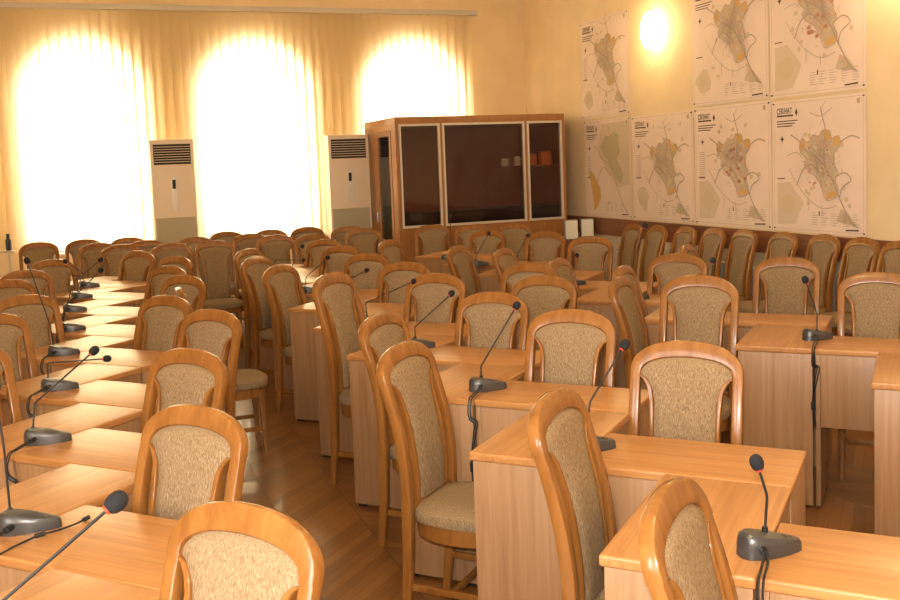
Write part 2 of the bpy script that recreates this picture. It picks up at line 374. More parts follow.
# ------------------------------------------------------------------ chairs
CH = [
    (1.028, 1.623, -48.0, 'chair on the aisle side of the middle desks, seen from behind, nearest the camera', 'aisle side chairs of the middle desks', 1.0),
    (1.147, 2.379, -46.2, 'chair on the aisle side of the middle desks, seen from behind, second from the camera', 'aisle side chairs of the middle desks', 1.018),
    (1.028, 3.401, -46.4, 'chair on the aisle side of the middle desks, seen from behind, third from the camera', 'aisle side chairs of the middle desks', 1.0),
    (1.161, 4.161, -46.4, 'chair on the aisle side of the middle desks, seen from behind, fourth from the camera', 'aisle side chairs of the middle desks', 1.0),
    (1.157, 5.065, -46.4, 'chair on the aisle side of the middle desks, seen from behind, fifth from the camera', 'aisle side chairs of the middle desks', 1.1),
    (1.165, 6.721, -46.4, 'chair on the aisle side of the middle desks, seen from behind, sixth from the camera', 'aisle side chairs of the middle desks', 1.0),
    (1.127, 7.503, -46.3, 'chair on the aisle side of the middle desks, seen from behind, seventh from the camera', 'aisle side chairs of the middle desks', 1.0),
    (1.189, 8.337, -46.4, 'chair on the aisle side of the middle desks, seen from behind, eighth from the camera', 'aisle side chairs of the middle desks', 0.996),
    (1.922, 2.887, -133.8, 'chair facing the camera behind the middle desks, nearest the camera', 'chairs behind the middle desks', 1.001),
    (1.869, 3.655, -136.0, 'chair facing the camera behind the middle desks, second from the camera', 'chairs behind the middle desks', 1.02),
    (1.862, 4.501, -136.2, 'chair facing the camera behind the middle desks, third from the camera', 'chairs behind the middle desks', 1.0),
    (1.857, 5.351, -136.4, 'chair facing the camera behind the middle desks, fourth from the camera', 'chairs behind the middle desks', 1.015),
    (1.95, 6.251, -136.4, 'chair facing the camera behind the middle desks, fifth from the camera', 'chairs behind the middle desks', 1.0),
    (1.917, 7.105, -136.4, 'chair facing the camera behind the middle desks, sixth from the camera', 'chairs behind the middle desks', 1.0),
    (1.926, 7.96, -136.4, 'chair facing the camera behind the middle desks, seventh from the camera', 'chairs behind the middle desks', 1.0),
    (1.973, 8.803, -136.7, 'chair facing the camera behind the middle desks, eighth from the camera', 'chairs behind the middle desks', 1.0),
    (0.245, 1.901, -141.9, 'chair on the right of the left desk row, nearest the camera', 'chairs right of the left desks', 1.0),
    (0.234, 2.792, -141.0, 'chair on the right of the left desk row, second from the camera', 'chairs right of the left desks', 1.0),
    (0.299, 3.699, -142.0, 'chair on the right of the left desk row, third from the camera', 'chairs right of the left desks', 1.005),
    (0.499, 4.752, -141.9, 'chair on the right of the left desk row, fourth from the camera', 'chairs right of the left desks', 1.0),
    (0.335, 5.458, -140.5, 'chair on the right of the left desk row, fifth from the camera', 'chairs right of the left desks', 1.0),
    (0.516, 6.47, -141.9, 'chair on the right of the left desk row, sixth from the camera', 'chairs right of the left desks', 1.0),
    (0.469, 7.23, -141.9, 'chair on the right of the left desk row, seventh from the camera', 'chairs right of the left desks', 1.0),
    (0.58, 8.026, -141.9, 'chair on the right of the left desk row, eighth from the camera', 'chairs right of the left desks', 1.0),
    (0.333, 8.885, -139.1, 'chair on the right of the left desk row, ninth from the camera', 'chairs right of the left desks', 1.0),
    (-0.559, 4.313, -65, 'chair cut by the left edge of the photo, nearest beside the left desks', 'chairs left of the left desks', 1.0),
    (-0.544, 5.274, -65, 'chair at the left edge, behind the nearest one beside the left desks', 'chairs left of the left desks', 1.0),
    (-0.427, 6.017, -65, 'chair left of the left desks, standing behind a bent black microphone stem', 'chairs left of the left desks', 1.0),
    (-0.602, 7.049, -65, 'chair at the left edge, fourth back beside the left desks', 'chairs left of the left desks', 1.0),
    (-0.527, 7.696, -64.8, 'chair left of the left desks, partly hidden by the wide chair near the window', 'chairs left of the left desks', 1.0),
    (-0.376, 8.532, -65.3, 'wide-backed chair left of the left desks, last before the rear rows', 'chairs left of the left desks', 1.0),
    (3.829, 3.982, -136.4, 'chair facing the camera behind the right desks, nearest the camera', 'chairs behind the right desks', 1.0),
    (3.973, 4.871, -136.4, 'chair facing the camera behind the right desks, second from the camera', 'chairs behind the right desks', 1.0),
    (3.606, 5.501, -136.4, 'chair facing the camera behind the right desks, third from the camera', 'chairs behind the right desks', 1.0),
    (3.89, 7.228, -136.4, 'chair facing the camera behind the right desks, fourth from the camera', 'chairs behind the right desks', 1.0),
    (3.871, 8.054, -136.4, 'chair facing the camera behind the right desks, fifth from the camera', 'chairs behind the right desks', 1.0),
    (3.663, 8.951, -136.4, 'chair facing the camera behind the right desks, sixth from the camera', 'chairs behind the right desks', 0.976),
    (2.951, 5.105, -46.4, 'slim edge-on chair left of the right desks, nearest the camera', 'left side chairs of the right desks', 1.003),
    (2.865, 5.795, -46.1, 'slim edge-on chair left of the right desks, second from the camera', 'left side chairs of the right desks', 1.0),
    (2.87, 6.745, -46.4, 'slim edge-on chair left of the right desks, third from the camera', 'left side chairs of the right desks', 1.0),
    (2.679, 7.216, -47.3, 'slim edge-on chair left of the right desks, fourth from the camera', 'left side chairs of the right desks', 1.0),
    (2.847, 4.149, -136.4, 'chair facing the camera just left of the right desk corner with the microphone', 'loose chairs between the middle and right desks', 1.043),
    (2.368, 4.957, -136.4, 'chair standing loose between the middle and right desks, nearer of two', 'loose chairs between the middle and right desks', 1.0),
    (2.588, 5.62, -136.4, 'chair standing loose between the middle and right desks, farther of two', 'loose chairs between the middle and right desks', 1.0),
    (2.614, 4.558, -46.4, 'edge-on chair in the gap between the middle and right desks', 'loose chairs between the middle and right desks', 1.013),
    (0.43, 5.802, 0, 'chair turned sideways in the aisle with its seat showing to the right', 'loose chairs by the left desks', 1.0),
    (-0.584, 11.001, -90, 'chair of the rear rows before the blinds, first from the left', 'chairs in the rear rows', 1.0),
    (-0.137, 11.023, -90, 'chair of the rear rows before the blinds, second from the left', 'chairs in the rear rows', 1.0),
    (0.0, 10.261, -90, 'chair of the rear rows before the blinds, third from the left', 'chairs in the rear rows', 1.0),
    (0.208, 9.841, -92.3, 'chair of the rear rows before the blinds, fourth from the left', 'chairs in the rear rows', 0.999),
    (0.308, 11.029, -90, 'chair of the rear rows before the blinds, fifth from the left', 'chairs in the rear rows', 0.992),
    (0.458, 10.258, -90, 'chair of the rear rows before the blinds, sixth from the left', 'chairs in the rear rows', 1.0),
    (0.654, 9.584, -90, 'chair of the rear rows before the blinds, seventh from the left', 'chairs in the rear rows', 1.0),
    (0.941, 10.261, -90, 'chair of the rear rows before the blinds, eighth from the left', 'chairs in the rear rows', 1.0),
    (1.053, 9.558, -90, 'chair of the rear rows before the blinds, ninth from the left', 'chairs in the rear rows', 1.0),
    (1.334, 10.884, -90, 'chair of the rear rows before the blinds, tenth from the left', 'chairs in the rear rows', 1.0),
    (1.507, 10.286, -90, 'chair of the rear rows before the blinds, eleventh from the left', 'chairs in the rear rows', 1.0),
    (1.798, 10.781, -90, 'chair of the rear rows before the blinds, twelfth from the left', 'chairs in the rear rows', 1.0),
    (1.696, 9.842, -99.4, 'chair of the rear rows before the blinds, thirteenth from the left', 'chairs in the rear rows', 1.0),
    (2.228, 10.857, -90, 'chair of the rear rows before the blinds, fourteenth from the left', 'chairs in the rear rows', 1.0),
    (2.024, 9.614, -90, 'chair of the rear rows before the blinds, fifteenth from the left', 'chairs in the rear rows', 1.0),
    (2.634, 10.556, -105, 'chair close to the right air conditioner, left of two', 'chairs by the glass booth', 1.0),
    (2.672, 10.056, -105, 'chair close to the right air conditioner, right of two', 'chairs by the glass booth', 1.0),
    (2.424, 8.279, -46.4, 'narrow-looking chair at the left corner of the dark glass booth', 'chairs by the glass booth', 1.0),
    (3.409, 9.924, -105.8, 'chair before the left pane of the dark glass booth', 'chairs by the glass booth', 1.0),
    (3.789, 9.706, -105.9, 'chair before the middle pane of the booth, left of two', 'chairs by the glass booth', 0.988),
    (4.126, 9.378, -105, 'chair before the middle pane of the booth, right of two', 'chairs by the glass booth', 1.0),
    (4.903, 8.223, 180.2, 'chair backed against the right wall below the maps, first from the far end', 'chairs along the right wall', 1.0),
    (4.951, 7.876, 180, 'chair backed against the right wall below the maps, second from the far end', 'chairs along the right wall', 1.0),
    (5.036, 7.529, 180, 'chair backed against the right wall below the maps, third from the far end', 'chairs along the right wall', 1.0),
    (5.092, 7.182, 180, 'chair backed against the right wall below the maps, fourth from the far end', 'chairs along the right wall', 1.0),
    (5.155, 6.835, 180, 'chair backed against the right wall below the maps, fifth from the far end', 'chairs along the right wall', 1.0),
    (5.187, 6.381, 180, 'chair backed against the right wall below the maps, sixth from the far end', 'chairs along the right wall', 1.0),
    (5.257, 5.995, 180, 'chair backed against the right wall below the maps, seventh from the far end', 'chairs along the right wall', 1.0),
    (5.247, 5.591, 180, 'chair backed against the right wall below the maps, eighth from the far end', 'chairs along the right wall', 1.0),
    (5.209, 5.198, 180, 'chair backed against the right wall below the maps, ninth from the far end', 'chairs along the right wall', 1.0),
    (4.033, 6.046, -46.4, 'small chair top peeking out between the right desks and the wall chairs', 'loose chairs between the right desks and the wall', 1.0),
]
cproto = None
TOPX = -.244
for X, Y, ang, lb, grp, zs in CH:
    a = math.radians(ang); loc = (X - TOPX*math.cos(a), Y - TOPX*math.sin(a), 0)
    if cproto is None: cproto = build_chair(lb, grp); cproto.location = loc; cproto.rotation_euler = (0, 0, a); cproto.scale = (1, 1, zs)
    else: dup(cproto, loc, a, lb, grp, zs, .85 if 'backed against' in lb else 1.)

# ------------------------------------------------------------------ microphones
def mic_base(big=1.):
    bm = bmesh.new(); n = 28; R = []
    for g, z in ((0, 0), (0, .004), (-.001, .036), (-.004, .050), (-.010, .055)):
        ring = []
        for i in range(n):
            a = 2*PI*i/n; c, s = math.cos(a), math.sin(a)
            x = .078*c; wd = .048 - .026*(c+1)/2
            y = wd*math.copysign(abs(s)**.8, s); f = 1 + g/.05
            zz = z*(1 - .48*(c+1)/2)
            ring.append(bm.verts.new((x*f, y*f, zz)))
        R.append(ring)
    for r0, r1 in zip(R, R[1:]):
        for i in range(n): bm.faces.new((r0[i], r0[(i+1) % n], r1[(i+1) % n], r1[i]))
    bm.faces.new(R[0][::-1]); bm.faces.new(R[-1]); return bm
MIC = [
    ('n0', [-0.213, 2.687], [-0.267, 2.725, 0.785], [-0.264, 2.725, 0.958], [-0.278, 2.745, 1.128], 'black gooseneck microphone on the left desks, second from the camera', 1.05, 0.079),
    ('n1', [-0.317, 1.863], [-0.336, 1.868, 0.785], [-0.318, 1.868, 0.818], [0.004, 1.888, 1.05], 'black gooseneck microphone on the left desks, nearest the camera', 1.25, None),
    ('m0', [1.382, 1.761], [1.381, 1.777, 0.785], [1.388, 1.777, 0.877], [1.375, 1.797, 0.953], 'black gooseneck microphone on the middle desks, nearest the camera', 1.05, 0.077),
    ('m1', [1.402, 2.634], [1.4, 2.669, 0.785], [1.417, 2.669, 0.892], [1.559, 2.689, 1.059], 'black gooseneck microphone on the middle desks, second from the camera', 1.05, 0.074),
    ('m2', [1.422, 3.533], [1.408, 3.583, 0.785], [1.415, 3.583, 0.837], [1.591, 3.603, 1.068], 'black gooseneck microphone on the middle desks, third from the camera', 1.05, 0.089),
    ('m3', [1.463, 4.515], [1.458, 4.614, 0.785], [1.472, 4.614, 0.84], [1.685, 4.634, 0.993], 'black gooseneck microphone on the middle desks, fourth from the camera', 1.05, 0.176),
    ('m4', [1.446, 5.339], [1.432, 5.415, 0.785], [1.436, 5.415, 0.867], [1.74, 5.435, 0.969], 'black gooseneck microphone on the middle desks, fifth from the camera', 1.05, 0.113),
    ('m5', [1.472, 6.217], [1.503, 6.544, 0.785], [1.52, 6.544, 0.839], [1.759, 6.564, 0.931], 'black gooseneck microphone on the middle desks, sixth from the camera', 1.05, 0.118),
    ('m6', [1.443, 6.957], [1.403, 7.007, 0.785], [1.415, 7.007, 0.865], [1.59, 7.027, 0.995], 'black gooseneck microphone on the middle desks, seventh from the camera', 1.05, None),
    ('m7', [1.424, 7.699], [1.404, 7.676, 0.785], [1.45, 7.676, 0.902], [1.539, 7.696, 1.039], 'black gooseneck microphone on the middle desks, eighth from the camera', 1.05, None),
    ('m8', [1.508, 8.711], [1.451, 8.635, 0.785], [1.481, 8.635, 0.855], [1.737, 8.655, 0.835], 'black gooseneck microphone on the middle desks, ninth from the camera', 1.05, None),
    ('l0', [-0.206, 3.569], [-0.259, 3.63, 0.785], [-0.243, 3.63, 0.879], [-0.035, 3.65, 1.042], 'black gooseneck microphone on the left desks, third from the camera', 1.05, 0.073),
    ('l1', [-0.194, 4.452], [-0.258, 4.588, 0.785], [-0.242, 4.588, 0.846], [0.008, 4.608, 0.836], 'black gooseneck microphone on the left desks, fourth from the camera', 1.05, 0.071),
    ('l2', [-0.201, 5.323], [-0.246, 5.419, 0.785], [-0.262, 5.419, 0.897], [-0.35, 5.439, 1.242], 'black gooseneck microphone on the left desks, fifth from the camera', 1.05, 0.047),
    ('l3', [-0.178, 6.155], [-0.234, 6.22, 0.785], [-0.204, 6.22, 0.898], [0.007, 6.24, 1.091], 'black gooseneck microphone on the left desks, sixth from the camera', 1.05, 0.018),
    ('l4', [-0.176, 7.041], [-0.215, 7.129, 0.785], [-0.179, 7.129, 0.942], [0.012, 7.149, 1.082], 'black gooseneck microphone on the left desks, seventh from the camera', 1.05, 0.011),
    ('l5', [-0.139, 7.785], [-0.167, 7.83, 0.785], [-0.128, 7.83, 0.942], [-0.242, 7.85, 1.033], 'black gooseneck microphone on the left desks, eighth from the camera', 1.05, 0.01),
    ('l6', [-0.085, 8.539], [-0.122, 8.536, 0.785], [-0.157, 8.536, 0.846], [-0.264, 8.556, 0.861], 'black gooseneck microphone on the left desks, ninth from the camera', 1.05, None),
    ('r0', [3.199, 3.706], [3.175, 3.685, 0.785], [3.176, 3.685, 0.881], [3.125, 3.705, 1.045], 'black gooseneck microphone on the right desks, nearest the camera', 1.05, 0.168),
    ('r1', [3.125, 4.468], [3.105, 4.456, 0.785], [3.127, 4.456, 0.954], [3.156, 4.476, 1.071], 'black gooseneck microphone on the right desks, second from the camera', 1.05, 0.02),
    ('r2', [3.187, 5.322], [3.173, 5.382, 0.785], [3.185, 5.382, 0.983], [3.299, 5.402, 1.212], 'black gooseneck microphone on the right desks, third from the camera', 1.05, 0.035),
    ('r3', [3.196, 6.182], [3.168, 6.22, 0.785], [3.18, 6.22, 0.9], [3.241, 6.24, 0.959], 'black gooseneck microphone on the right desks, fourth from the camera', 1.05, 0.015),
    ('r4', [3.142, 6.998], [3.084, 7.002, 0.785], [3.087, 7.002, 0.872], [3.216, 7.022, 1.062], 'black gooseneck microphone on the right desks, fifth from the camera', 1.05, 0.01),
    ('r5', [3.136, 7.853], [3.093, 7.862, 0.785], [3.095, 7.862, 0.838], [3.234, 7.882, 1.03], 'black gooseneck microphone on the right desks, sixth from the camera', 1.05, 0.01),
    ('r6', [3.113, 8.606], [3.086, 8.557, 0.785], [3.098, 8.557, 0.841], [3.14, 8.577, 1.187], 'black gooseneck microphone on the right desks, seventh from the camera', 1.05, None),
]
DZ = .7505
for nm, b, nk, el, hd, lb, foam, cab in MIC:
    rz = math.radians(-8)
    t = thing('conference_microphone', lb, 'microphone', (b[0], b[1], DZ), rz, 'gooseneck microphones on the desks')
    inv = Matrix.Rotation(-rz, 4, 'Z') @ Matrix.Translation((-b[0], -b[1], -DZ)); T = lambda p: inv @ Vector(p)
    base = link('microphone_base', mic_base(), M['mic'], t, True)
    for k in range(2): boxo('button', (.030+.012*k, .038+.012*k, -.010, .004, .0315-.0035*k, .0355-.0035*k), M['black'], base)
    n0 = T(nk); n0.z = .042; e, h = T(el), T(hd)
    n0.x = max(-.052, min(.045, n0.x)); n0.y = max(-.026, min(.026, n0.y))
    mid = n0.lerp(e, .6); dirn = (h-e).normalized(); path = smoothpath([n0, mid, e + (mid-e)*.15, e + dirn*.012, e.lerp(h, .5), h], 4)
    bm = bmesh.new(); tube(bm, path, .0032, 8); bm2 = bm
    tube(bm2, [n0 - Vector((0, 0, .004)), n0 + Vector((0, 0, .012))], .007, 10)
    link('gooseneck', bm2, M['black'], t, True)
    q = dirn.to_track_quat('Z', 'Y').to_matrix().to_4x4()
    bm = bmesh.new(); f = foam
    prof = [(0, 0), (.0095, .001), (.0138, .007), (.0155, .016), (.0142, .025), (.0100, .0315), (.0045, .0345), (0, .0415)]; n = 14; rings = []
    for r_, z in prof[1:-1]: rings.append([bm.verts.new((r_*f*math.cos(2*PI*i/n), r_*f*math.sin(2*PI*i/n), z*f)) for i in range(n)])
    for r0, r1 in zip(rings, rings[1:]):
        for i in range(n): bm.faces.new((r0[i], r0[(i+1) % n], r1[(i+1) % n], r1[i]))
    bm.faces.new(rings[0][::-1]); bm.faces.new(rings[-1]); bm.transform(Matrix.Translation(h - dirn*.02*f) @ q); link('windscreen', bm, M['foam'], t, True)
    bm = bmesh.new(); tube(bm, [h - dirn*(.02*f+.0035), h - dirn*(.02*f-.0008)], .0078*f, 12); o = link('light_ring', bm, M['red'], t, True); o['label'] = 'red light ring'
    bm = bmesh.new(); p0 = Vector((-.040, -.044, .024)); tube(bm, [p0 + Vector((.003, .010, 0)), p0 - Vector((.006, .016, 0))], .009, 10); link('plug', bm, M['black'], t, True)
    if cab:
        # over the desk's front edge in a small loop and down
        p1 = p0 - Vector((.006, .015, 0)); dv = (Matrix.Rotation(-rz, 3, 'Z') @ Vector((-math.cos(VA), -math.sin(VA), 0))); sd = Vector((-dv.y, dv.x, 0))
        e0 = cab + .008
        for off in (0, .010):
            o2 = sd*off; zz = lambda k, z: Vector((p1.x, p1.y, z)) + dv*k + o2
            pts = [p1, zz(e0*.35, .020), zz(e0*.8, .012), zz(e0+.006, .006), zz(e0+.022, -.03), zz(e0+.016, -.065), zz(e0+.004, -.085)+sd*.02, zz(e0+.006, -.13)+sd*.012, zz(e0+.006, -.24)-sd*off*.8, zz(e0+.008, -.36)+sd*.004]
            bm = bmesh.new(); tube(bm, smoothpath(pts, 4), .0028, 6)
            tube(bm, [zz(e0+.006, -.245)-sd*off*.6, zz(e0+.006, -.28)-sd*off*.5], .0075, 8)
            if not off: tube(bm, [zz(e0+.014, -.068), zz(e0+.006, -.083)+sd*.02], .008, 8)
            link('cable', bm, M['black'], t, True)
# a loose earpiece lead on the front left desk
bm = bmesh.new(); cp = [[-0.272, 2.529, 0.7545], [-0.242, 2.569, 0.7545], [-0.209, 2.603, 0.7545], [-0.187, 2.614, 0.7575], [-0.145, 2.638, 0.7545], [-0.104, 2.665, 0.7545], [-0.085, 2.687, 0.7545]]
tube(bm, smoothpath(cp, 5), .0028, 6); tube(bm, [Vector(cp[-1]), Vector(cp[-1]) + Vector((.016, .008, .003))], .006, 8); tube(bm, [Vector(cp[3])-Vector((.012, .004, 0)), Vector(cp[3])+Vector((.012, .004, 0))], .006, 8)
tag(link('microphone_lead', bm, M['black'], None, True), 'short black lead with a small plug lying on the front left desk', 'cable')

M['ac_grille'] = plain('olive_grey_plastic', (.47, .43, .32), .5)
# ------------------------------------------------------------------ air conditioners
for x0, x1, lb in ((.60, 1.07, 'tall beige cabinet air conditioner between the left and middle windows'), (2.60, 3.09, 'tall beige cabinet air conditioner left of the glass booth')):
    cx, h = (x0+x1)/2, (x1-x0)/2
    t = thing('air_conditioner', lb, 'air conditioner', (cx, 11.2, 0), 0, 'cabinet air conditioners')
    bm = bmesh.new(); box(bm, -h, h, 0, .24, 0, 2.035, .008); link('cabinet', bm, M['ac'], t, True)
    g = boxo('outlet_grille', (-h+.035, h-.035, -.004, .01, 1.76, 1.985), M['ac_dark'], t)
    for k in range(7):
        bm = bmesh.new(); box(bm, -h+.04, h-.04, -.016, -.002, 1.785+.028*k, 1.791+.028*k); link('louvre', bm, M['ac'], g)
    p = boxo('display_panel', (-.032, .040, -.010, .002, 1.24, 1.63), M['ac_panel'], t, .004)
    boxo('display', (-.016, .020, -.014, -.009, 1.49, 1.59), M['ac_dark'], p)
    bm = bmesh.new(); box(bm, -h+.02, h-.02, -.006, .004, .12, 1.17, .003)
    for k in range(42): box(bm, -h+.03, h-.03, -.010, -.004, .15+.024*k, .157+.024*k)
    link('intake_grille', bm, M['ac_grille'], t)
    boxo('badge', (-.02, .02, -.004, .002, 1.715, 1.735), M['ac_panel'], t)

# ------------------------------------------------------------------ interpreter booth
t = thing('glass_booth', 'beech booth with three dark glass panes in the far right corner', 'booth', (3.12, 10.2, 0)); W = M['booth']
BW, BD, BH = 2.06, 1.25, 2.18
boxo('roof', (0, BW, 0, BD, 2.10, BH), W, t, .004)
boxo('front_panel', (0, BW, 0, .03, 0, .955), W, t)
boxo('back_panel', (.0, BW, BD-.03, BD, 0, 2.10), M['dark_in'], t)
boxo('side_panel', (BW-.03, BW, .03, BD-.03, 0, 2.10), W, t)
for xx in (0, BW-.035): boxo('corner_post', (xx, xx+.035, 0, .04, .955, 2.10), W, t)
boxo('inner_lining', (BW-.04, BW-.031, .05, BD-.04, 0, 2.09), M['dark_in'], t)
boxo('booth_floor', (.04, BW-.045, .04, BD-.04, 0, .02), M['dark_in'], t)
for x0, x1 in ((.04, .515), (.545, 1.545), (1.575, 2.02)):
    bm = bmesh.new(); b = .024
    box(bm, x0, x1, -.012, .03, .957, .957+b); box(bm, x0, x1, -.012, .03, 2.10-b, 2.10); box(bm, x0, x0+b, -.012, .03, .957+b, 2.10-b); box(bm, x1-b, x1, -.012, .03, .957+b, 2.10-b)
    f = link('pane_frame', bm, M['white_trim'], t); f['label'] = 'pale window frame'
    boxo('glass_pane', (x0+b, x1-b, .006, .012, .957+b, 2.10-b), M['booth_glass'], f)
for xm in (.53, 1.56): boxo('mullion', (xm-.014, xm+.014, 0, .035, .957, 2.10), W, t)
# left side with a glazed door
boxo('side_frame', (0, .03, .04, .16, 0, 2.10), W, t); boxo('side_frame', (0, .03, .84, BD-.03, 0, 2.10), W, t); boxo('side_frame', (0, .03, .16, .84, 2.04, 2.10), W, t)
bm = bmesh.new(); box(bm, -.006, .026, .17, .83, .01, .80); box(bm, -.006, .026, .17, .83, 1.98, 2.035); box(bm, -.006, .026, .17, .24, .80, 1.98); box(bm, -.006, .026, .68, .83, .80, 1.98)
dr = link('door', bm, W, t); boxo('door_glass', (.006, .012, .24, .68, .80, 1.98), M['booth_glass'], dr); boxo('door_handle', (-.035, -.006, .735, .755, 1.0, 1.12), M['steel'], dr, .004)
bm = bmesh.new(); box(bm, .06, BW-.05, .10, .55, 1.085, 1.115); box(bm, .06, BW-.05, .10, .12, .03, 1.085); t2 = thing('booth_counter', 'dark counter inside the glass booth behind its panes', 'counter', (3.12, 10.2, .02))
bm.transform(Matrix.Translation((0, 0, -.02))); link('counter_top', bm, M['black'], t2)
sh = tag(boxo('booth_shelf', (4.42, 5.135, 10.30, 10.52, 1.575, 1.595), M['dark_in']), 'dark shelf inside the glass booth behind the right pane', 'shelf')
for k, (sx, r_, hh, mt, nm_, lb, ct) in enumerate(((4.50, .045, .09, 'grey', 'storage_tin', 'small grey tin at the left end of the booth shelf', 'tin'), (4.66, .04, .11, 'ac', 'jar', 'pale jar in the middle of the booth shelf', 'jar'), (4.84, .065, .13, 'orange', 'headset_case', 'rounded orange case on the booth shelf, left of two', 'case'), (5.02, .085, .16, 'orange', 'headset_case', 'larger rounded orange case on the booth shelf, right of two', 'case'))):
    bm = bmesh.new(); n = 18; prof = [(.96, 0), (1, .06), (1, .70), (.93, .9), (.7, 1)]; rings = [[bm.verts.new((r_*a*math.cos(2*PI*i/n), r_*a*math.sin(2*PI*i/n), hh*z)) for i in range(n)] for a, z in prof]
    for r0, r1 in zip(rings, rings[1:]):
        for i in range(n): bm.faces.new((r0[i], r0[(i+1) % n], r1[(i+1) % n], r1[i]))
    bm.faces.new(rings[0][::-1]); bm.faces.new(rings[-1]); o = link(nm_, bm, M[mt], None, True); o.location = (sx, 10.41, 1.596); tag(o, lb, ct)

# ------------------------------------------------------------------ corner: low cabinet and two white ribbed boxes
t = thing('low_cabinet', 'low brown wooden cabinet in the far right corner beside the glass booth', 'cabinet', (5.12, 9.95, 0))
bm = bmesh.new(); box(bm, -.19, .24, -.17, .17, .04, .715, .004); link('cabinet_body', bm, M['rail'], t); boxo('cabinet_top', (-.20, .245, -.18, .18, .715, .74), M['rail'], t, .003); boxo('plinth', (-.18, .23, -.15, .16, 0, .04), M['black'], t)
for k, (x0, x1, lb) in enumerate(((4.98, 5.17, 'white ribbed box on the low cabinet, nearer the booth'), (5.20, 5.355, 'white ribbed box on the low cabinet, nearer the wall'))):
    t = thing('ribbed_speaker', lb, 'speaker box', ((x0+x1)/2, 9.9, .741), math.radians(-20), 'white ribbed boxes'); h = .070
    bm = bmesh.new(); box(bm, -h, h, -.05, .09, 0, .215, .006); link('speaker_case', bm, M['grey'], t, True)  # white box; the shade on its side is put into the grey colour
    bm = bmesh.new(); box(bm, -h+.002, h-.002, -.056, -.049, .004, .211, .002)
    for q in range(8): box(bm, -h+.01, h-.01, -.060, -.055, .02+.024*q, .033+.024*q)
    link('front_grille', bm, M['white'], t)

# radiators and vent behind the wall chairs
for k, (y0, y1, lb) in enumerate(((5.0, 6.3, 'pale radiator behind the wall chairs, nearer the camera'), (6.75, 8.05, 'pale radiator behind the wall chairs, farther from the camera'))):
    t = thing('radiator', lb, 'radiator', (WX-.06, (y0+y1)/2, 0), 0, 'radiators on the right wall'); hl = (y1-y0)/2
    bm = bmesh.new()
    for q in range(int(hl*2/.065)): box(bm, -.03, .03, -hl+.065*q, -hl+.065*q+.052, .14, .66, .008, 1)
    link('radiator_ribs', bm, M['grey'], t, True); boxo('radiator_pipe', (-.012, .012, -hl, hl, .17, .20), M['grey'], t); 
    for q in (-1, 1): boxo('bracket', (.02, .047, q*hl*.7-.015, q*hl*.7+.015, 0.0, .6), M['grey'], t)
t = thing('wall_vent', 'small grey vent grille on the right wall near the corner', 'vent', (WX-.0125, 9.34, .55))
boxo('vent_frame', (-.012, 0, -.09, .09, -.09, .09), M['grey'], t)
for q in range(6): boxo('vent_slat', (-.018, -.012, -.08, .08, -.075+.026*q, -.062+.026*q), M['ac'], t)
t = thing('narrow_stand', 'thin white stand with a small ledge at the left edge before the blinds', 'stand', (-.90, 11.36, 0))
boxo('stand_post', (-.012, .012, -.012, .012, .02, .885), M['white_trim'], t); boxo('stand_foot', (-.10, .10, -.08, .08, 0, .02), M['white_trim'], t, .004); boxo('stand_ledge', (-.12, .06, -.05, .05, .885, .905), M['white_trim'], t, .004)
bm = bmesh.new(); n = 14; prof = [(.026, 0), (.030, .02), (.030, .11), (.018, .13), (.018, .18)]; rings = [[bm.verts.new((a*math.cos(2*PI*i/n), a*math.sin(2*PI*i/n), z)) for i in range(n)] for a, z in prof]
for r0, r1 in zip(rings, rings[1:]):
    for i in range(n): bm.faces.new((r0[i], r0[(i+1) % n], r1[(i+1) % n], r1[i]))
bm.faces.new(rings[0][::-1]); bm.faces.new(rings[-1]); o = link('bottle', bm, M['black'], None, True); o.location = (-.90, 11.36, .906); tag(o, 'small dark bottle on the thin white stand at the left edge', 'bottle')

# ------------------------------------------------------------------ maps on the right wall
def mapink(name, col): return plain(name, col, .8)
def townmat():
    m, nt, b = newmat('map_town'); N = nt.nodes.new; K = nt.links.new
    tc = N('ShaderNodeTexCoord'); no = N('ShaderNodeTexVoronoi'); no.inputs['Scale'].default_value = 26; K(tc.outputs['Object'], no.inputs['Vector'])
    sp = N('ShaderNodeSeparateColor'); K(no.outputs['Color'], sp.inputs[0])
    r = ramp(nt, [(0, (.58, .47, .35)), (.25, (.66, .50, .38)), (.5, (.61, .49, .30)), (.75, (.68, .47, .30)), (1, (.57, .43, .37))]); r.color_ramp.interpolation = 'CONSTANT'; K(sp.outputs[0], r.inputs[0]); K(r.outputs[0], b.inputs['Base Color']); b.inputs['Roughness'].default_value = .8
    return m
INK = {'paper': wallmat('map_paper', (.87, .69, .57)), 'town': townmat(), 'inset': mapink('map_inset', (.72, .57, .41)), 'orange': mapink('map_orange', (.70, .42, .14)), 'line': mapink('map_line', (.50, .37, .28)), 'thin': mapink('map_thin_line', (.52, .39, .30)), 'ink': mapink('map_ink', (.13, .085, .055)), 'red': mapink('map_red', (.58, .24, .14)), 'green': mapink('map_green', (.56, .46, .26)), 'pale': mapink('map_pale', (.69, .54, .35)), 'grey': mapink('map_grey', (.52, .40, .33))}
TOWN = [(.33, .66), (.36, .72), (.42, .69), (.47, .74), (.53, .73), (.57, .77), (.64, .76), (.66, .71), (.73, .72), (.74, .66), (.68, .60), (.69, .52), (.72, .47), (.69, .42), (.72, .36), (.70, .30), (.60, .28), (.56, .36), (.50, .44), (.43, .48), (.38, .53), (.40, .58), (.35, .61)]
